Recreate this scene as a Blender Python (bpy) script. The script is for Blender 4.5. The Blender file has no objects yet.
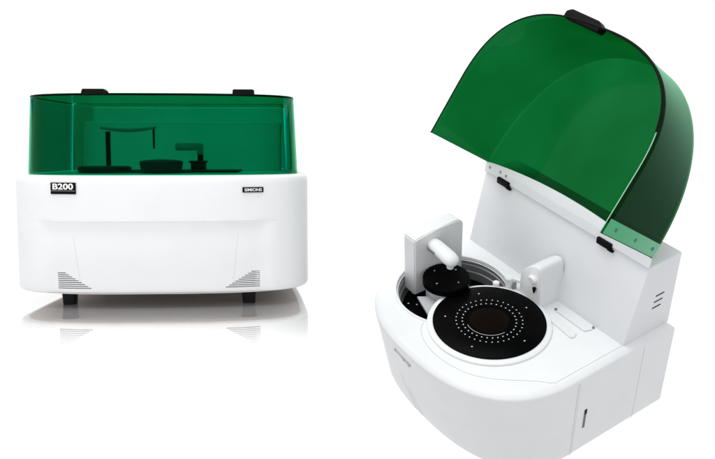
import bpy, bmesh, math
from mathutils import Matrix, Vector, Euler
import random
random.seed(4)
sc = bpy.context.scene
COL = sc.collection
PI = math.pi

# ------------------------------------------------------------------ camera
F = 864.39 / 715.0                     # focal length over picture width
PITCH = math.atan(79.5 / 864.39)       # horizon at y = 150 of 459
S = 0.7                                # metres per machine width
CAMH = 0.5715 * S
cam = bpy.data.cameras.new('camera')
cam.sensor_width = 36; cam.lens = 36 * F
cam.clip_start = 0.05; cam.clip_end = 200
camo = bpy.data.objects.new('camera', cam); COL.objects.link(camo)
camo.location = (0, 0, CAMH)
camo.rotation_euler = (PI / 2 - PITCH, 0, 0)
sc.camera = camo

# ------------------------------------------------------------------ studio world
w = bpy.data.worlds.new('World'); sc.world = w; w.use_nodes = True
nt = w.node_tree; nt.nodes.clear()
out = nt.nodes.new('ShaderNodeOutputWorld'); bg = nt.nodes.new('ShaderNodeBackground')
tc = nt.nodes.new('ShaderNodeTexCoord'); sp = nt.nodes.new('ShaderNodeSeparateXYZ')
mr = nt.nodes.new('ShaderNodeMapRange'); mr.interpolation_type = 'SMOOTHSTEP'
mr.inputs['From Min'].default_value = -0.15; mr.inputs['From Max'].default_value = 0.75
mr.inputs['To Min'].default_value = 0.80; mr.inputs['To Max'].default_value = 1.12
nt.links.new(tc.outputs['Generated'], sp.inputs[0]); nt.links.new(sp.outputs['Y'], mr.inputs['Value'])
bg.inputs['Color'].default_value = (0.985, 0.99, 1, 1)
nt.links.new(mr.outputs[0], bg.inputs['Strength']); nt.links.new(bg.outputs[0], out.inputs[0])

def area(name, loc, target, size, power, col=(1, 1, 1)):
    l = bpy.data.lights.new(name, 'AREA'); l.shape = 'RECTANGLE'; l.size = size[0]; l.size_y = size[1]
    l.energy = power; l.color = col
    o = bpy.data.objects.new(name, l); COL.objects.link(o); o.location = loc
    o.rotation_euler = (Vector(target) - Vector(loc)).to_track_quat('-Z', 'Y').to_euler()
    return o
area('softbox_overhead', (-0.5, 1.9, 3.4), (-0.3, 2.3, 0), (3.2, 2.2), 92)
area('softbox_front', (-1.7, -1.0, 1.5), (0.1, 2.6, 0.35), (3.2, 2.4), 21)

vs = sc.view_settings
vs.view_transform = 'Standard'; vs.look = 'None'; vs.exposure = 0; vs.gamma = 1
sc.cycles.transparent_max_bounces = 40; sc.cycles.max_bounces = 14
sc.cycles.transmission_bounces = 12; sc.cycles.glossy_bounces = 6

# ------------------------------------------------------------------ materials
def mat(name, col, rough=.4, spec=.5, metal=0, coat=0, var=.015, scale=9, bump=0, ior=1.45):
    m = bpy.data.materials.new(name); m.use_nodes = True
    t = m.node_tree; b = t.nodes['Principled BSDF']
    b.inputs['Roughness'].default_value = rough; b.inputs['Metallic'].default_value = metal
    b.inputs['Specular IOR Level'].default_value = spec; b.inputs['Coat Weight'].default_value = coat
    b.inputs['Coat Roughness'].default_value = .05; b.inputs['IOR'].default_value = ior
    g = t.nodes.new('ShaderNodeTexCoord'); n = t.nodes.new('ShaderNodeTexNoise')
    n.inputs['Scale'].default_value = scale; n.inputs['Detail'].default_value = 4
    r = t.nodes.new('ShaderNodeValToRGB')
    r.color_ramp.elements[0].position = .3; r.color_ramp.elements[1].position = .7
    c0 = [max(0, c * (1 - var)) for c in col]; c1 = [min(1, c * (1 + var)) for c in col]
    r.color_ramp.elements[0].color = (*c0, 1); r.color_ramp.elements[1].color = (*c1, 1)
    t.links.new(g.outputs['Object'], n.inputs['Vector']); t.links.new(n.outputs['Fac'], r.inputs[0])
    t.links.new(r.outputs[0], b.inputs['Base Color'])
    if bump:
        n2 = t.nodes.new('ShaderNodeTexNoise'); n2.inputs['Scale'].default_value = 320
        bp = t.nodes.new('ShaderNodeBump'); bp.inputs['Strength'].default_value = bump
        bp.inputs['Distance'].default_value = .001
        t.links.new(g.outputs['Object'], n2.inputs['Vector']); t.links.new(n2.outputs['Fac'], bp.inputs['Height'])
        t.links.new(bp.outputs[0], b.inputs['Normal'])
    return m
WHITE = mat('white_plastic', (.775, .785, .80), .38, .35, bump=.06)
WHITE2 = mat('white_enamel', (.75, .76, .78), .42, .35, bump=.05)
MILK = mat('milky_plastic', (.745, .75, .765), .35, .5)
PLAT = mat('pale_grey_plastic', (.46, .47, .49), .4, .4)
GREY = mat('grey_metal', (.30, .31, .32), .3, .5, metal=.3)
RINGM = mat('basin_grey', (.26, .265, .27), .3, .5, metal=.2)
BLACK = mat('black_gloss', (.002, .002, .0022), .25, .02)
BLACKM = mat('black_rubber', (.004, .004, .0045), .5, .08)
FOOT = mat('foot_rubber', (.008, .0075, .009), .5, .15)
SEAM = mat('seam_shadow_gap', (.50, .51, .53), .7, .1)
SEAML = mat('faint_seam', (.66, .67, .69), .7, .1)
SLOT = mat('dark_slot', (.05, .05, .055), .7, .1)
SLOTG = mat('grey_slot', (.2, .2, .21), .7, .1)
DOT = mat('dot_white', (.6, .6, .62), .5, .2)
RED = mat('dark_red_gloss', (.005, .0022, .0022), .25, .05)
UNDER = mat('underside_brown_grey', (.62, .57, .55), .6, .2)
STRIP = mat('pale_green_strip', (.07, .40, .19), .3, .4)
STRIPS = mat('green_screw', (.02, .19, .09), .4, .4)
INK = mat('grey_ink', (.50, .51, .52), .6, .1)
LETTER = mat('white_letter', (.85, .83, .83), .5, .2)
LETTERG = mat('grey_letter', (.42, .40, .41), .5, .2)
DARK = mat('dark_grey_plastic', (.012, .013, .016), .45, .3)
FLOOR = mat('gloss_white_table', (.95, .94, .93), 0.02, .5, var=.004, scale=2)
def fade_floor_reflection():
    """the table is polished where the machine stands and turns satin towards its near edge"""
    t = FLOOR.node_tree; b = t.nodes['Principled BSDF']
    g = t.nodes.new('ShaderNodeNewGeometry'); sp = t.nodes.new('ShaderNodeSeparateXYZ'); t.links.new(g.outputs['Position'], sp.inputs[0])
    def ramp(y0, y1, a, c):
        m = t.nodes.new('ShaderNodeMapRange'); m.interpolation_type = 'SMOOTHSTEP'
        for k, v in zip(('From Min', 'From Max', 'To Min', 'To Max'), (y0, y1, a, c)): m.inputs[k].default_value = v
        t.links.new(sp.outputs['Y'], m.inputs['Value']); return m.outputs[0]
    t.links.new(ramp(1.50, 1.74, .5, .015), b.inputs['Roughness'])
    t.links.new(ramp(1.60, 2.06, .0, .76), b.inputs['Metallic'])
fade_floor_reflection()

def acrylic(name, T, f0):
    """clear tinted sheet: each of its two faces takes half of the tint, more where the sheet is crossed obliquely"""
    m = bpy.data.materials.new(name); m.use_nodes = True; t = m.node_tree; t.nodes.clear()
    N = t.nodes.new; Lk = t.links.new
    def math_(op, a, b=None):
        n = N('ShaderNodeMath'); n.operation = op
        for i, v in enumerate((a, b)):
            if v is None: continue
            if isinstance(v, (int, float)): n.inputs[i].default_value = v
            else: Lk(v, n.inputs[i])
        return n.outputs[0]
    o = N('ShaderNodeOutputMaterial'); mix = N('ShaderNodeMixShader')
    tr = N('ShaderNodeBsdfTransparent'); gl = N('ShaderNodeBsdfGlossy')
    gl.inputs['Roughness'].default_value = .06; gl.inputs['Color'].default_value = (.42, .9, .6, 1)
    ge = N('ShaderNodeNewGeometry'); dt = N('ShaderNodeVectorMath'); dt.operation = 'DOT_PRODUCT'
    Lk(ge.outputs['Incoming'], dt.inputs[0]); Lk(ge.outputs['Normal'], dt.inputs[1])
    c = math_('ABSOLUTE', dt.outputs['Value']); c2 = math_('MULTIPLY', c, c)
    s2 = math_('DIVIDE', math_('SUBTRACT', 1.0, c2), 1.4 ** 2)
    path = math_('DIVIDE', .5, math_('SQRT', math_('SUBTRACT', 1.0, s2)))
    cc = N('ShaderNodeCombineColor')
    g = N('ShaderNodeTexCoord'); n1 = N('ShaderNodeTexNoise'); n1.inputs['Scale'].default_value = 2.5
    Lk(g.outputs['Object'], n1.inputs['Vector'])
    path = math_('MULTIPLY', path, math_('ADD', .81, math_('MULTIPLY', n1.outputs['Fac'], .38)))
    for i, v in enumerate(T): Lk(math_('POWER', v, path), cc.inputs[i])
    Lk(cc.outputs[0], tr.inputs['Color'])
    front = math_('SUBTRACT', 1.0, ge.outputs['Backfacing'])
    fres = math_('MULTIPLY', front, math_('ADD', f0, math_('MULTIPLY', .68, math_('POWER', math_('SUBTRACT', 1.0, c), 5.0))))
    Lk(fres, mix.inputs[0]); Lk(tr.outputs[0], mix.inputs[1]); Lk(gl.outputs[0], mix.inputs[2])
    Lk(mix.outputs[0], o.inputs['Surface'])
    return m
THK = .0065
GREEN1 = acrylic('green_acrylic_bright', (.003, .435, .27), .003)
GREEN3 = acrylic('green_acrylic_rear_shade', (.008, .30, .18), .003)
GREEN4 = acrylic('green_acrylic_edge_shade', (.04, .66, .72), .003)
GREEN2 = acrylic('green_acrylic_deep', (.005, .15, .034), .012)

# ------------------------------------------------------------------ mesh helpers
def new(name, bm, m, parent=None, sharp=35, smooth=True):
    bmesh.ops.recalc_face_normals(bm, faces=bm.faces)
    if smooth:
        for f in bm.faces: f.smooth = True
        for e in bm.edges:
            if len(e.link_faces) == 2 and e.calc_face_angle(0) > math.radians(sharp): e.smooth = False
    me = bpy.data.meshes.new(name); bm.to_mesh(me); bm.free(); me.materials.append(m)
    o = bpy.data.objects.new(name, me); COL.objects.link(o)
    if parent: o.parent = parent
    return o
def box(bm, c, d, M=None, bev=0, seg=2):
    r = bmesh.ops.create_cube(bm, size=1, matrix=Matrix.Translation(c) @ (M or Matrix()) @ Matrix.Diagonal((*d, 1)))
    if bev:
        es = list({e for v in r['verts'] for e in v.link_edges})
        bmesh.ops.bevel(bm, geom=es, offset=bev, segments=seg, affect='EDGES', profile=.5)
def rings(bm, loops, close=True, cap0=True, cap1=True):
    V = [[bm.verts.new(p) for p in L] for L in loops]
    n = len(V[0])
    for a, b in zip(V, V[1:]):
        for i in range(n if close else n - 1):
            j = (i + 1) % n; bm.faces.new((a[i], a[j], b[j], b[i]))
    if cap0: bm.faces.new(V[0])
    if cap1: bm.faces.new(V[-1])
    return V
def lathe(bm, prof, c=(0, 0), N=64, cap0=True, cap1=True):
    return rings(bm, [[(c[0] + r * math.cos(2 * PI * i / N), c[1] + r * math.sin(2 * PI * i / N), z) for i in range(N)]
                      for r, z in prof], cap0=cap0, cap1=cap1)
def tube(bm, pts, r, n=8, caps=True):
    pts = [Vector(p) for p in pts]; L = []
    for i, p in enumerate(pts):
        d = (pts[min(i + 1, len(pts) - 1)] - pts[max(i - 1, 0)]).normalized()
        u = d.cross(Vector((0, 0, 1)) if abs(d.z) < .9 else Vector((1, 0, 0))).normalized(); v = d.cross(u)
        rr = r[i] if isinstance(r, (list, tuple)) else r
        L.append([p + u * rr * math.cos(2 * PI * k / n) + v * rr * math.sin(2 * PI * k / n) for k in range(n)])
    rings(bm, L, cap0=caps, cap1=caps)
def U(w, Ls, D, n, back=0.0, N=64, side=10):
    """outline of a U shaped plan, from the rear right round the front to the rear left"""
    P = []
    for i in range(side): P.append((w, back + (-Ls - back) * i / side))
    for i in range(N + 1):
        t = PI * i / N; c, s = math.cos(t), math.sin(t)
        P.append((w * math.copysign(abs(c) ** (2 / n), c), -Ls - (D - Ls) * abs(s) ** (2 / n)))
    for i in range(side): P.append((-w, -Ls + (back + Ls) * (i + 1) / side))
    return P
def spread(w, Ls, D, n, back=0.0, N=64, side=10, taper=0.0):
    """as U, resampled so that points are evenly spaced along the outline"""
    P = U(w, Ls, D, n, back, 400, 40)
    tot = [0]
    for a, b in zip(P, P[1:]): tot.append(tot[-1] + math.dist(a, b))
    M = N + 2 * side; res = []; j = 0
    for i in range(M + 1):
        s = tot[-1] * i / M
        while j < len(tot) - 2 and tot[j + 1] < s: j += 1
        k = (s - tot[j]) / max(tot[j + 1] - tot[j], 1e-9)
        res.append((P[j][0] + (P[j + 1][0] - P[j][0]) * k, P[j][1] + (P[j + 1][1] - P[j][1]) * k))
    h = len(res) // 2                                  # make it exactly symmetric
    for i in range(h):
        x = (res[i][0] - res[-1 - i][0]) / 2; y = (res[i][1] + res[-1 - i][1]) / 2
        res[i] = (x, y); res[-1 - i] = (-x, y)
    if taper:
        res = [(x * (1 - taper * max(0, min(1, (y + .5) / .75)) ** 1.3), y) for x, y in res]
    return res
def bake(o):
    """apply the thickness and turn all faces outwards"""
    bpy.context.view_layer.update()
    me = bpy.data.meshes.new_from_object(o.evaluated_get(bpy.context.evaluated_depsgraph_get()))
    o.modifiers.clear(); b = bmesh.new(); b.from_mesh(me)
    bmesh.ops.recalc_face_normals(b, faces=b.faces); b.to_mesh(me); b.free(); me.name = o.name
    o.data = me
def letters(name, txt, size, m, parent, M, sx=1, bold=0, shear=0, depth=.0012, spacing=1):
    c = bpy.data.curves.new(name, 'FONT'); c.body = txt; c.size = size; c.align_x = 'CENTER'; c.align_y = 'CENTER'
    c.offset = bold; c.shear = shear; c.extrude = depth; c.space_character = spacing; c.resolution_u = 4
    t = bpy.data.objects.new(name, c); COL.objects.link(t)
    bpy.context.view_layer.update()
    me = bpy.data.meshes.new_from_object(t.evaluated_get(bpy.context.evaluated_depsgraph_get()))
    bpy.data.objects.remove(t); bpy.data.curves.remove(c)
    me.transform(M @ Matrix.Diagonal((sx, 1, 1, 1))); me.materials.clear(); me.materials.append(m); me.name = name
    o = bpy.data.objects.new(name, me); COL.objects.link(o); o.parent = parent
    return o
def frame(o, xdir, ydir):
    """matrix with the given x and y axes"""
    x = Vector(xdir).normalized(); z = x.cross(Vector(ydir)).normalized(); y = z.cross(x)
    M = Matrix((x, y, z)).transposed().to_4x4(); M.translation = Vector(o); return M

# ------------------------------------------------------------------ floor: glossy white table under the left machine
bm = bmesh.new()
box(bm, (-10.03, 9, -.001), (20, 30, .002))
o = new('floor', bm, FLOOR, smooth=False); o['kind'] = 'structure'

# ================================================================== shared builders
def lid_mesh(top, rim, h, rnd=.03, N=72, taper=0.0):
    """open backed acrylic hood: top = (w,Ls,D,n) at z=0, rim the same at z=-h; single skin, thickened by a modifier"""
    A = spread(*top, N=N, taper=taper); B = spread(*rim, N=N, taper=taper)
    bm = bmesh.new(); L = []
    steps = [(-h * k / 14) for k in range(14, 0, -1)]
    steps = [s for s in steps if s < -rnd * 1.15]
    for z in steps:
        k = -z / h; L.append([(a[0] * (1 - k) + b[0] * k, a[1] * (1 - k) + b[1] * k, z) for a, b in zip(A, B)])
    for q in range(0, 7):
        t = PI / 2 * q / 6; z = -rnd * (1 - math.sin(t)); ins = rnd * (1 - math.cos(t))
        k = -z / h; ring = []
        for a, b in zip(A, B):
            x, y = a[0] * (1 - k) + b[0] * k, a[1] * (1 - k) + b[1] * k
            ring.append((x * (1 - ins / top[0]), y * (1 - ins / top[2]), z))
        L.append(ring)
    V = rings(bm, L, close=False, cap0=False, cap1=False)
    T = V[-1]; n = len(T)
    for i in range((n - 1) // 2):
        a, b, c, d = T[i], T[i + 1], T[n - 2 - i], T[n - 1 - i]
        if b is c: bm.faces.new((a, b, d))
        else: bm.faces.new((a, b, c, d))
    return bm, A, B

# ================================================================== LEFT MACHINE
YAW = math.radians(-3.5)
rootL = bpy.data.objects.new('benchtop_analyzer', None); COL.objects.link(rootL)
rootL['label'] = 'closed white analyzer with green hood, B200 badge and black feet, standing on glossy white table'
rootL['category'] = 'analyzer'
rootL['group'] = 'white chemistry analyzers with green hoods'
dc = 3.20 * S
rootL.location = (-0.765 * S, dc + .57 * S, 0)       # riser foot line, on the table
rootL.rotation_euler = (0, 0, -YAW)
rootL.scale = (S, S, S)
LD, LLs, Ln = .71, .42, 3.0
ZB, ZT = .0545, .4815                                  # underside and top of the housing
HW = .546

def smooth01(t): t = max(0, min(1, t)); return t * t * (3 - 2 * t)
ZC = .320                                            # height of the crease across the front
def front_step(x, z):
    f = 1 - smooth01((abs(x) - .355) / .07)
    if z >= ZC: g = .000
    elif z >= ZC - .007: g = .018 * smooth01((ZC - z) / .007)
    else: g = .018 - .006 * smooth01((ZC - .007 - z) / .08) + .010 * smooth01((ZC - .09 - z) / .15)
    return f * g
def housing_rings(w, Ls, D, n, back, zs, step=None, N=110, side=14):
    L = []
    for (ins, z, dd) in zs:
        R = []
        for x, y in spread(w - ins, Ls, D - ins - dd, n, back - ins * .6, N, side, .11):
            if step and y < -Ls * .6: y += step(x, z)
            R.append((x, y, z))
        L.append(R)
    return L
zs = [(.022, ZB, 0), (.011, ZB + .002, 0), (.004, ZB + .007, 0), (.001, ZB + .013, 0), (0, ZB + .02, 0)]
zs += [(0, ZB + .02 + (ZC - ZB - .029) * k / 10, 0) for k in range(1, 11)]
zs += [(0, ZC - .009 + .0015 * k, 0) for k in range(1, 7)] + [(0, ZC + .012, 0), (0, ZT - .09, 0), (.0, ZT - .03, 0),
       (.002, ZT - .012, 0), (.007, ZT - .003, 0), (.014, ZT, 0)]
L = housing_rings(HW, LLs, LD, Ln, .30, zs, front_step)
bm = bmesh.new(); rings(bm, L)
housing = new('housing', bm, WHITE, rootL, sharp=50)
ref = sorted([p for p in U(HW, LLs, LD, Ln, .3, 600, 4)], key=lambda p: p[0])
def yfront(x, z=None):
    for a, b in zip(ref, ref[1:]):
        if a[0] <= x <= b[0] and a[1] < -LLs * .9: 
            y = a[1] + (b[1] - a[1]) * (x - a[0]) / max(b[0] - a[0], 1e-9); break
    else: y = -LD
    return y + (front_step(x, z) if z is not None else 0)
bm = bmesh.new()
rings(bm, [[(x, y, z) for x, y in spread(HW - .03, LLs, LD - .03, Ln, .27, 110, 14, .11)] for z in (ZB - .0015, ZB + .002)])
new('under_shade_plate', bm, UNDER, rootL)  # added plate, brown-grey to deepen the shade under the machine and its reflection
# vent slots: two stair shaped groups low on the front
for sgn in (-1, 1):
    bm = bmesh.new()
    for k in range(9):
        z = .131 - k * .0069
        lx = .030 + .0115 * k; x0 = .368 if sgn > 0 else .356
        n = 8; xs = [sgn * (x0 - lx * i / n) for i in range(n + 1)]
        for a, b in zip(xs, xs[1:]):
            ya, yb = yfront(a, z), yfront(b, z); h = .0011
            vs_ = [bm.verts.new(p) for p in ((a, ya - .0009, z - h), (b, yb - .0009, z - h), (b, yb - .0009, z + h), (a, ya - .0009, z + h),
                                            (a, ya + .004, z - h), (b, yb + .004, z - h), (b, yb + .004, z + h), (a, ya + .004, z + h))]
            for q in ((0, 1, 2, 3), (4, 5, 6, 7), (0, 1, 5, 4), (3, 2, 6, 7), (0, 3, 7, 4), (1, 2, 6, 5)): bm.faces.new([vs_[i] for i in q])
    v = new('vent_slots', bm, SLOT, rootL, smooth=False)
# door seams
for sgn in (-1, 1):
    bm = bmesh.new(); P = []
    for k in range(13):
        z = ZC - .05 - (ZC - .06 - ZB - .02) * k / 12; x = sgn * (.292 - .02 * k / 12)
        P.append((x, yfront(x, z) + .0002, z))
    tube(bm, P, .0009, 6); new('panel_seam', bm, SEAML, rootL)
# badges
def badge(xc, zc, wd, ht, kind):
    y = yfront(xc, zc); dx = .03; ty = Vector((dx * 2, yfront(xc + dx) - yfront(xc - dx), 0))
    M = frame((xc, y - .0015, zc), ty, (0, 0, 1))
    bm = bmesh.new(); box(bm, (0, 0, 0), (wd, ht, .006), bev=.0015)
    bmesh.ops.transform(bm, matrix=M, verts=bm.verts)
    b = new('badge', bm, BLACKM, rootL)
    if kind == 0:
        letters('lettering', 'B200', .0285, LETTER, b, M @ Matrix.Translation((0, .0055, .0042)), sx=1.33, bold=.0007, spacing=1.02)
        bm = bmesh.new(); box(bm, (0, 0, 0), (wd * .96, .0012, .001)); bmesh.ops.transform(bm, matrix=M @ Matrix.Translation((0, -.0085, .0034)), verts=bm.verts)
        new('stripe', bm, LETTERG, b)
        b['label'] = 'black badge with B200 in white letters'
    else:
        letters('lettering', 'SIMIONS', .0150, LETTER, b, M @ Matrix.Translation((0, -.0005, .0042)), sx=1.12, bold=.0002)
        b['label'] = 'small black maker badge with tiny grey letters'
badge(-.320, .436, .094, .041, 0)
badge(.348, .429, .076, .0190, 1)
# feet
for fx, fy in ((-.342, -.56), (.322, -.56), (-.36, .16), (.36, .16)):
    bm = bmesh.new()
    M0 = 24
    rings(bm, [[(fx + r * math.copysign(abs(math.cos(t)) ** .6, math.cos(t)), fy + r * math.copysign(abs(math.sin(t)) ** .6, math.sin(t)), z)
                for t in [2 * PI * i / M0 for i in range(M0)]] for r, z in ((.0235, 0), (.0245, .003), (.027, .045), (.030, ZB + .004))])
    new('foot', bm, FOOT, rootL, sharp=50)
# riser (rear cabinet under the hood)
RH = .215
def riser_bm(w, s, H, R, z0, bev=.006):
    bm = bmesh.new()
    P = [(0, z0), (s, z0 + H), (R, z0 + H), (R, z0)]
    rings(bm, [[(x, y, z) for y, z in P] for x in (-w, w)])
    bmesh.ops.bevel(bm, geom=list(bm.edges), offset=bev, segments=3, affect='EDGES', profile=.5)
    return bm
rb = riser_bm(.428, .05, RH, .235, ZT - .001)
new('rear_cabinet', rb, WHITE2, rootL)
# hood
LH = .287
bm, A, B = lid_mesh((.491, .40, .665, 2.8), (.505, .40, .685, 2.8), LH, rnd=.006, N=84, taper=.10)
hood = new('hood', bm, GREEN1, rootL, sharp=60)
mod = hood.modifiers.new('thick', 'SOLIDIFY'); mod.thickness = THK; mod.offset = 0; bake(hood)
hood.location = (0, .0, ZT + .002 + LH)
# rear part of the hood, behind the hinge line; deeper tint puts shade into its upper band
bm = bmesh.new()
rings(bm, [[(x * (1 - .02 * k), y, z) for x, y in ((.452, -.045), (.441, .25), (-.441, .25), (-.452, -.045), (-.446, -.045), (-.435, .244), (.435, .244), (.446, -.045))]
           for k, z in ((0, -LH + .001), (1, -.006))])
o = new('rear_screen', bm, GREEN3, hood, smooth=False)
bm = bmesh.new(); box(bm, (0, .1285, -.002), (.888, .248, THK)); new('rear_top', bm, GREEN3, hood, smooth=False)
for sgn in (-1, 1):                                  # inner panes added to darken the hood's side edges
    bm = bmesh.new(); Q = [(sgn * (abs(x) - .012), y) for x, y in spread(.500, .40, .675, 3.2, N=84, taper=.10) if x > 0 and y > -.56]
    rings(bm, [[(x, y, z) for x, y in Q] + [(x - sgn * .003, y) + (z,) for x, y in reversed(Q)] for z in (-LH + .002, -.010)])
    new('edge_shade_pane', bm, GREEN4, hood)
# dark trim round the top edge, and the two black clips on it
bm = bmesh.new()
tube(bm, [(x * 1.0005, y - .0005, -.002) for x, y in A], .0042, 6)
new('edge_trim', bm, BLACK, hood)
for cx_ in (-.212, .316):
    bm = bmesh.new()
    yy = -.648
    box(bm, (cx_, yy, .0075), (.080 if cx_ < 0 else .076, .05, .019), bev=.005)
    box(bm, (cx_ + (.006 if cx_ < 0 else 0), yy - .021, .0025), (.094 if cx_ < 0 else .076, .014, .013), bev=.003)
    new('clip', bm, BLACKM, hood)
# instruments seen through the hood (deck level = ZT)
z0 = ZT
bm = bmesh.new(); lathe(bm, [(.100, z0 - .001), (.104, z0 + .012), (.104, z0 + .022), (.096, z0 + .026)], (-.262, -.30)); new('reaction_rotor', bm, DARK, rootL)
bm = bmesh.new(); lathe(bm, [(.072, z0 - .001), (.080, z0 + .020), (.084, z0 + .044), (.078, z0 + .048), (.05, z0 + .052), (0.002, z0 + .054)], (-.025, -.38)); new('reagent_drum', bm, DARK, rootL)
bm = bmesh.new(); box(bm, (-.03, -.24, z0 + .005), (.60, .26, .008), bev=.002); new('instrument_tray', bm, DARK, rootL)
bm = bmesh.new(); lathe(bm, [(.011, z0), (.010, z0 + .02), (.010, z0 + .165)], (-.268, -.2), N=20); col = new('arm_post', bm, BLACKM, rootL)
P = [(-.296 + .245 * k / 12, -.2 - .012 * k, z0 + .180 - .010 * math.sin(PI * k / 12) + (-.002 * k / 12)) for k in range(13)]
bm = bmesh.new(); tube(bm, P, [.0055 + .0025 * math.sin(PI * k / 12) for k in range(13)], 10); ar = new('arm', bm, GREY, col)
bm = bmesh.new(); lathe(bm, [(.0035, z0 + .095), (.0045, z0 + .11), (.0045, z0 + .172)], (-.060, -.335), N=12); new('probe', bm, BLACKM, col)
bm = bmesh.new(); box(bm, (.100, -.22, z0 + .019), (.058, .06, .040), bev=.004); box(bm, (.100, -.22, z0 + .042), (.070, .07, .008), bev=.002)
ms = new('mixer_base', bm, DARK, rootL)
bm = bmesh.new(); box(bm, (.108, -.22, z0 + .066), (.022, .022, .044), bev=.003); new('mixer_post', bm, BLACKM, ms)
bm = bmesh.new(); box(bm, (.065, -.24, z0 + .103), (.106, .06, .030), bev=.008); box(bm, (.110, -.24, z0 + .093), (.022, .055, .044), bev=.006)
new('mixer_arm', bm, GREY, ms)

# ================================================================== RIGHT MACHINE (tilted towards the camera)
rx, ry, rz, tx, ty, tz = .6402, .9858, -.0689, .8361, .2684, 3.9763
def R3(a, b, c): return Matrix.Rotation(a, 4, 'X') @ Matrix.Rotation(b, 4, 'Y') @ Matrix.Rotation(c, 4, 'Z')
BASE = Matrix(((1, 0, 0, 0), (0, 0, -1, 0), (0, 1, 0, 0), (0, 0, 0, 1)))
MC = Matrix.Translation((tx * S, ty * S, tz * S)) @ R3(rx, ry, rz) @ BASE @ Matrix.Diagonal((S, S, S, 1))
rootR = bpy.data.objects.new('benchtop_analyzer', None); COL.objects.link(rootR)
bpy.context.view_layer.update()
rootR.matrix_world = camo.matrix_world @ Matrix.Diagonal((1, -1, -1, 1)) @ MC
rootR['label'] = 'opened white analyzer tilted forward, its arched green lid raised above black discs'
rootR['category'] = 'analyzer'
rootR['group'] = 'white chemistry analyzers with green hoods'
H, s_, Rr = .3667, .0881, .2814
ED, LDROP, BOT = .0355, .0131, .461
CC, DD, NB, DB = .30, .7559, 2.45, .655
BC, BR = (-.232, -.322), .264           # basin
DC, DR = (.0621, -.3548), .2457         # reagent disc
# housing: walls, rounded ledge, deck with the basin hole
zs = [(.03, -BOT), (.012, -BOT + .006), (.002, -BOT + .02)] + [(0, -BOT + .03 + (BOT - .03 - .035) * k / 8) for k in range(0, 9)] + \
     [(.0, -LDROP - .009), (.002, -LDROP - .003), (.007, -LDROP + .002), (.018, -.006), (.028, -.001), (.036, 0)]
L = []
for ins, z in zs:
    k = max(0, min(1, -z / BOT)); d = DD + (DB - DD) * k
    L.append([(x, y, z) for x, y in spread(.5 + ED - ins, CC, d - ins, NB, Rr + .006 - ins * .8, 110, 14)])
bm = bmesh.new(); V = rings(bm, L, cap1=False)
NC = 96
hole = [bm.verts.new((BC[0] + BR * math.cos(2 * PI * i / NC), BC[1] + BR * math.sin(2 * PI * i / NC), 0)) for i in range(NC)]
he = [bm.edges.new((hole[i], hole[(i + 1) % NC])) for i in range(NC)]
te = [bm.edges.get((V[-1][i], V[-1][(i + 1) % len(V[-1])])) for i in range(len(V[-1]))]
bmesh.ops.triangle_fill(bm, edges=te + he, use_beauty=True, use_dissolve=False)
housing = new('housing', bm, WHITE, rootR, sharp=50)
# basin rings
bm = bmesh.new()
lathe(bm, [(BR + .009, .0002), (BR + .008, .0035), (BR + .002, .0045), (BR - .004, .002), (BR - .006, -.012), (BR - .012, -.014)], BC, NC, False, False)
basin = new('basin_rim', bm, WHITE, rootR)
bm = bmesh.new()
lathe(bm, [(BR - .008, -.010), (BR - .010, -.032), (BR - .016, -.034), (BR - .016, -.066), (BR - .022, -.068), (BR - .022, -.115), (.001, -.115)], BC, NC, False, True)
new('basin_wall', bm, RINGM, basin)
bm = bmesh.new(); lathe(bm, [(BR - .030, -.114), (BR - .030, -.104), (BR - .036, -.100), (.11, -.100)], BC, NC, True, True)
rot = new('reaction_rotor', bm, BLACK, rootR)
def screws(name, c, spec, z, m, parent):
    first = None
    for rad, n, ph, rr in spec:
        for i in range(n):
            a = 2 * PI * (i + ph) / n
            if first is None:
                bm = bmesh.new(); lathe(bm, [(rr, 0), (rr * .8, .0012)], (0, 0), 10); first = o = new(name, bm, m, parent, smooth=False)
            else:
                o = first.copy(); COL.objects.link(o); o.parent = parent
            o.location = (c[0] + rad * math.cos(a), c[1] + rad * math.sin(a), z)
def dots(name, c, spec, z, m, parent, r=.0035):
    bm = bmesh.new()
    for rad, n, ph, rr in spec:
        for i in range(n):
            a = 2 * PI * (i + ph) / n
            lathe(bm, [(rr, z), (rr * .8, z + .0012)], (c[0] + rad * math.cos(a), c[1] + rad * math.sin(a)), 8)
    return new(name, bm, m, parent, smooth=False)
screws('screw', BC, [(.205, 16, .2, .0045), (.165, 7, .5, .0035)], -.1003, DOT, rot)
# inner cap
CP = (-.262, -.336)
bm = bmesh.new(); lathe(bm, [(.100, -.101), (.100, -.085), (.094, -.080), (.094, -.006), (.096, -.004), (.096, .020), (.094, .022)], CP, 64); cyl = new('inner_drum', bm, PLAT, rootR)
bm = bmesh.new(); lathe(bm, [(.107, .021), (.110, .025), (.110, .050), (.106, .055), (.04, .0575)], CP, 64); cp = new('black_cap', bm, BLACK, cyl)
screws('screw', CP, [(.070, 4, .15, .0035)], .0566, DOT, cp)
# grey bridge plate between basin and disc
bm = bmesh.new()
P = [(-.30, -.475), (-.13, -.525), (-.08, -.50), (-.06, -.2), (-.10, -.13), (-.20, -.22), (-.22, -.36)]
rings(bm, [[(x, y, z) for x, y in P] for z in (-.030, -.020)])
new('bridge_plate', bm, PLAT, rootR, smooth=False)
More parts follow.
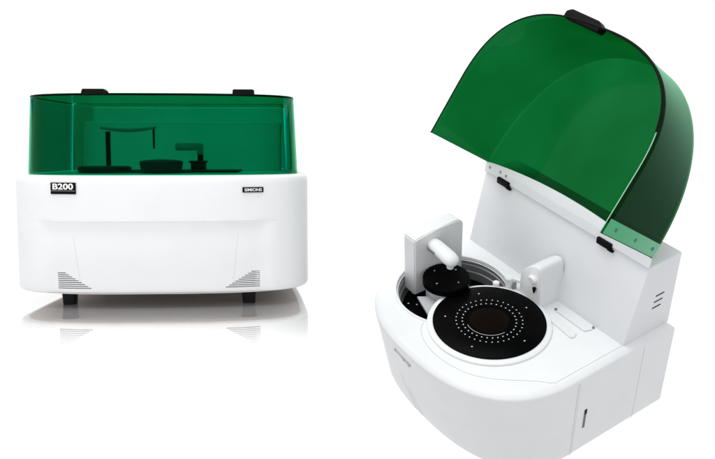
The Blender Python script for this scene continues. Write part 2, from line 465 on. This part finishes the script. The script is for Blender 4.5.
# reagent disc with its white collar and rings of dots
bm = bmesh.new(); lathe(bm, [(DR + .026, .0008), (DR + .024, .008), (DR + .014, .013), (DR + .003, .0145), (DR - .01, .012)], DC, 128, True, True); col_ = new('disc_collar', bm, WHITE, rootR)
DZ = .0205
bm = bmesh.new(); lathe(bm, [(DR - .004, .0125), (DR, .015), (DR, DZ - .002), (DR - .004, DZ), (.105, DZ), (.103, DZ - .003), (.001, DZ - .003)], DC, 128, True, True); dsc = new('reagent_disc', bm, BLACK, rootR)
dots('inner_sample_holes', DC, [(.117, 32, 0, .0034)], DZ, DOT, dsc)
dots('outer_sample_holes', DC, [(.144, 36, .4, .0032)], DZ, DOT, dsc)
screws('screw', DC, [(.192, 5, .13, .0038)], DZ, DOT, dsc)
bm = bmesh.new(); lathe(bm, [(.088, DZ - .003), (.086, DZ + .001), (.070, DZ + .0015)], DC, 96); hub = new('disc_hub', bm, RED, dsc)
bm = bmesh.new(); tube(bm, [(DC[0] + .1 * math.cos(a), DC[1] + .1 * math.sin(a), DZ + .0005) for a in [-1.9 + 1.9 * i / 20 for i in range(21)]], .0011, 6)
new('hub_ring', bm, INK, dsc)
# cover seam on the deck
seam = [(-.118, -.575), (-.085, -.615), (-.03, -.645), (.04, -.662), (.11, -.664), (.19, -.650), (.27, -.618), (.34, -.56), (.40, -.49), (.45, -.43), (.497, -.385), (.5, -.36), (.5, -.2), (.5, 0.0)]
def smoothline(P, n=8):
    P = [Vector((*p, 0)) for p in P]; o = []
    for i in range(len(P) - 1):
        p0, p1, p2, p3 = P[max(i - 1, 0)], P[i], P[i + 1], P[min(i + 2, len(P) - 1)]
        for k in range(n):
            t = k / n
            o.append(.5 * ((2 * p1) + (p2 - p0) * t + (2 * p0 - 5 * p1 + 4 * p2 - p3) * t * t + (3 * p1 - p0 - 3 * p2 + p3) * t ** 3))
    return o + [P[-1]]
bm = bmesh.new(); tube(bm, [(q.x - (.004 if q.x > .49 else 0), q.y, .0001) for q in smoothline(seam)], .0011, 6); new('cover_seam', bm, SEAM, rootR)
# rear cabinet
rb = riser_bm(.5, s_, H, Rr, -.002, bev=.003); cab = new('rear_cabinet', rb, WHITE2, rootR)
bm = bmesh.new()
for k, (ya, z) in enumerate(((.155, .190), (.150, .160), (.145, .130))):
    box(bm, (.4995, ya + .032, z), (.004, .052, .0065), bev=.001)
new('vent_slots', bm, SLOT, cab)
# side handle slot, side seams
bm = bmesh.new(); box(bm, (.5352, -.222, -.262), (.004, .014, .105), bev=.0015)
hs = new('handle_slot', bm, SLOTG, rootR)
bm = bmesh.new(); box(bm, (.5362, -.220, -.222), (.004, .012, .026), bev=.001); new('latch', bm, BLACKM, hs)
def side_seam(y, r=.0010, z0=-.03, z1=-BOT + .01):
    bm = bmesh.new(); tube(bm, [(.5 + ED + .0001, y, z0), (.5 + ED + .0001, y, z1)], r, 6); new('panel_seam', bm, SEAM, rootR)
side_seam(-.285); side_seam(.1, .0008); side_seam(-.275, .0006)
# front panel seam following the wall
def wall(fr, z):
    k = -z / BOT; d = DD + (DB - DD) * k
    P = spread(.5 + ED, CC, d, NB, Rr + .006, 110, 14); i = fr * (len(P) - 1); j = int(i); t = i - j
    a, b = P[j], P[min(j + 1, len(P) - 1)]
    return Vector((a[0] + (b[0] - a[0]) * t, a[1] + (b[1] - a[1]) * t, z)), Vector((b[0] - a[0], b[1] - a[1], 0)).normalized()
for f0, za in ((.545, -.24), (.528, -.29)):
    bm = bmesh.new(); tube(bm, [wall(f0 - .003 * k, za - (BOT - .03 + za) * k / 8)[0] for k in range(9)], .0009, 6); new('panel_seam', bm, SEAM, rootR)
# maker's script on the left of the front
fr = min((abs(wall(k / 1000, -.072)[0].x + .054), k / 1000) for k in range(400, 700))[1]
p0, tdir = wall(fr, -.072)
nrm = Vector((tdir.y, -tdir.x, 0)); nrm = nrm if nrm.y < 0 else -nrm
Mx = frame(p0 + nrm * .001, Vector((-nrm.y, nrm.x, -.12)), (0, 0, 1))
letters('script_lettering', 'Simions', .036, INK, rootR, Mx, sx=1.1, shear=.35, depth=.0016)

# tower with probe arm
bm = bmesh.new()
prof = [(-.435, -.078), (-.435, .226), (-.425, .236), (-.30, .247), (-.20, .252), (-.172, .246), (-.150, .225), (-.150, -.078)]
rings(bm, [[(x, y, z) for y, z in prof] for x in (-.458, -.372)])
bmesh.ops.bevel(bm, geom=list(bm.edges), offset=.006, segments=3, affect='EDGES')
tow = new('tower', bm, MILK, rootR)
bm = bmesh.new()
ax, ay, az = -.372, -.335, .187
prof = [(-.005, .026), (.01, .034), (.03, .038), (.08, .040), (.13, .041), (.155, .036), (.168, .022), (.172, .006)]
N = 24
rings(bm, [[(ax + dx, ay + r * .95 * math.cos(2 * PI * i / N), az - dx * .14 + r * math.sin(2 * PI * i / N) * .72) for i in range(N)] for dx, r in prof])
armo = new('probe_arm', bm, WHITE, tow)
bm = bmesh.new(); lathe(bm, [(.004, az - .075), (.016, az - .066), (.019, az - .045), (.019, az - .02)], (ax + .135, ay), 20); new('probe_tip', bm, WHITE, armo)
bm = bmesh.new(); box(bm, (ax + .04, ay - .0375, az - .012), (.05, .006, .012), bev=.002); new('arm_slot', bm, SLOTG, armo)

# white nozzles beside the basin
for (nx, ny, r, h) in ((-.086, -.110, .020, .062), (-.122, -.155, .015, .030)):
    bm = bmesh.new(); lathe(bm, [(r * .8, 0), (r * .8, h * .35), (r, h * .42), (r * 1.05, h * .9), (r * .8, h)], (nx, ny), 24); new('wash_nozzle', bm, WHITE, rootR)
bm = bmesh.new(); box(bm, (-.045, -.085, .052), (.085, .020, .014), Matrix.Rotation(.35, 4, 'Z'), bev=.004); new('wash_arm', bm, WHITE, rootR)
bm = bmesh.new(); box(bm, (-.066, -.095, .016), (.012, .022, .034), bev=.003); new('bracket', bm, GREY, rootR)
# rinse housing: milky hooded block before the rear cabinet
bm = bmesh.new()
prof = [(q.x, q.y) for q in smoothline([(-.022, -.004), (-.022, .06), (-.018, .115), (.004, .158), (.040, .192), (.076, .206), (.096, .196), (.104, .15), (.110, .07), (.116, -.004)], 4)]
def blob(k, y): return [(.045 + (x - .045) * (1 - k), y, z * (1 - k * .5)) for x, z in prof]
rings(bm, [blob(.05, -.106), blob(.02, -.103), blob(.0, -.098), blob(0, -.085), blob(0, -.03), blob(0, .03)])
rin = new('rinse_housing', bm, WHITE, rootR, sharp=80)
bm = bmesh.new()
rings(bm, [[(.062 + .024 * math.cos(a) * rr, -.104 - dd, .135 + .020 * math.sin(a) * rr) for a in [2 * PI * i / 20 for i in range(20)]] for rr, dd in ((1, -.004), (1, .012), (.7, .02))])
new('spout', bm, WHITE, rin)
bm = bmesh.new()
rings(bm, [[(.082 + r * math.cos(2 * PI * i / 16), -.118 + r * math.sin(2 * PI * i / 16), z) for i in range(16)] for r, z in ((.0025, .074), (.008, .094), (.009, .102))])
new('nozzle_cone', bm, BLACKM, rin)
# recessed bars and small screws on the deck
for P in ([(.150, -.012), (.345, -.010), (.352, -.030), (.340, -.062), (.170, -.060)], [(.190, -.085), (.335, -.100), (.345, -.128), (.335, -.140), (.205, -.128)]):
    bm = bmesh.new(); rings(bm, [[(x, y, z) for x, y in P] for z in (.0008, .0045)])
    bmesh.ops.bevel(bm, geom=list(bm.edges), offset=.0018, segments=2, affect='EDGES'); new('guide_bar', bm, MILK, rootR, smooth=False)
for x, y in ((.345, -.012), (.160, -.052), (.078, -.118)):
    bm = bmesh.new(); lathe(bm, [(.006, .0), (.006, .0055), (.004, .0065)], (x, y), 14); new('screw', bm, SLOTG, rootR)

# raised lid
TH, hy, hz, lw = 2.2255, .0072, .0420, .4945
HWL = .4329
top = (lw, .0178, .6952, 2.1676); rim = (lw + .0086, .2323, .682, 2.70)
bm, A, B = lid_mesh(top, rim, HWL, rnd=.005, N=110)
lid = new('lid', bm, GREEN2, rootR, sharp=60)
mod = lid.modifiers.new('thick', 'SOLIDIFY'); mod.thickness = THK; mod.offset = 0; bake(lid)
lid.location = (0, s_ + hy, H + hz); lid.rotation_euler = (-TH, 0, 0)
bm = bmesh.new()
P = [(x * .9975, y + .001, -HWL - .0005) for x, y in B if not (x > 0 and y > -.40)]
tube(bm, P, [.0026 + .0028 * smooth01((p[0] + .45) / .7) for p in P], 8); new('edge_seal', bm, BLACKM, lid)
bm = bmesh.new()
tube(bm, [(x * .998, y, -HWL) for x, y in B if x > 0 and y > -.41], .0022, 6); new('polished_edge', bm, mat('pale_green_edge', (.30, .55, .38), .3, .4), lid)
bm = bmesh.new(); M = Matrix.Translation((-.062, -.678, -HWL + .012)) @ Matrix.Rotation(.06, 4, 'Z')
rings(bm, [[M @ Vector((x, y, z)) for x, z in ((-.105, -.012), (.09, -.012), (.09, .03), (-.105, .03))] for y in (.012,)] +
      [[M @ Vector((x, y, z)) for x, z in ((-.105, -.014), (.095, -.014), (.095, .032), (-.105, .032))] for y in (-.014,)] +
      [[M @ Vector((x, y, z)) for x, z in ((-.085, -.010), (.065, -.010), (.065, .028), (-.085, .028))] for y in (-.030,)])
bmesh.ops.bevel(bm, geom=list(bm.edges), offset=.003, segments=2, affect='EDGES')
new('handle', bm, BLACKM, lid)
# side mounting strips inside the lid's two side walls, along their rear edges
for sgn in (1,):
    bm = bmesh.new(); ln = HWL - .020 if sgn > 0 else .20
    x = lw + .0072
    box(bm, (x + .004, -.034, -ln / 2 - .012), (.004, .060, ln), Matrix.Rotation(-.0199, 4, 'Y'), bev=.001)
    st = new('mounting_strip', bm, STRIP, lid)
    for z in ((-.05, -.20, -.36) if sgn > 0 else (-.04, -.16)):
        bm = bmesh.new()
        rings(bm, [[(x + .004 + d - (z + ln / 2) * .0199, -.034 + .008 * math.cos(a), z + .008 * math.sin(a)) for a in [2 * PI * i / 12 for i in range(12)]] for d in (-.003, .0032)])
        new('screw', bm, STRIPS, st)
# white hinge panel from the cabinet's top edge up to the lid
up = Vector((0, .607, .794))
def hp(x, h, t=0):
    """the panel stands upright to the lid's lower edge, then follows the lid's back"""
    if h <= .043:
        return Vector((x, s_ + .001 + .0072 * h / .043 - .004 - t, H + .0005 + hz * h / .043))
    return Vector((x, s_ + .0082 - .004, H + hz + .0005)) + up * (h - .043) + Vector((0, -.85, .52)) * t
bm = bmesh.new(); n = 30
xs_ = [-.5 + i / n for i in range(n + 1)]
rows = [[(x, 0) for x in xs_], [(x, .041) for x in xs_], [(x, .0435) for x in xs_],
        [(x, .044 + .044 * max(0, math.sin(PI * (x + .5))) ** .8) for x in xs_]]
F = [[bm.verts.new(hp(x, h, .007)) for x, h in rr] for rr in rows]; K = [[bm.verts.new(hp(x, h, .0)) for x, h in rr] for rr in rows]
for G in (F, K):
    for a, b in zip(G, G[1:]):
        for i in range(n): bm.faces.new((a[i], a[i + 1], b[i + 1], b[i]))
for i in range(n):
    bm.faces.new((F[0][i], F[0][i + 1], K[0][i + 1], K[0][i])); bm.faces.new((F[-1][i], F[-1][i + 1], K[-1][i + 1], K[-1][i]))
for a in range(3):
    for i in (0, n): bm.faces.new((F[a][i], F[a + 1][i], K[a + 1][i], K[a][i]))
hpan = new('hinge_panel', bm, WHITE2, rootR, sharp=30)
bm = bmesh.new(); tube(bm, [hp(-.5, .0005, .0072), hp(.5, .0005, .0072)], .0011, 6); new('hinge_seam', bm, SEAM, hpan)
for x, h in ((-.468, .030), (-.395, .036), (-.355, .034)):
    bm = bmesh.new(); Mh = frame(hp(x, h, .007), (1, 0, 0), (0, 0, 1))
    lathe(bm, [(.007, -.002), (.007, .002), (.004, .003)], (0, 0), 16); bmesh.ops.transform(bm, matrix=Mh, verts=bm.verts)
    new('screw', bm, GREY, hpan)
for x in (-.36, .27):
    bm = bmesh.new(); Mh = frame(hp(x, -.002, .006), (1, 0, 0), (0, 0, 1))
    box(bm, (0, 0, .004), (.078, .030, .016), bev=.003); box(bm, (.035, -.016, .003), (.030, .010, .012), bev=.002)
    bmesh.ops.transform(bm, matrix=Mh, verts=bm.verts)
    new('hinge', bm, BLACKM, hpan)
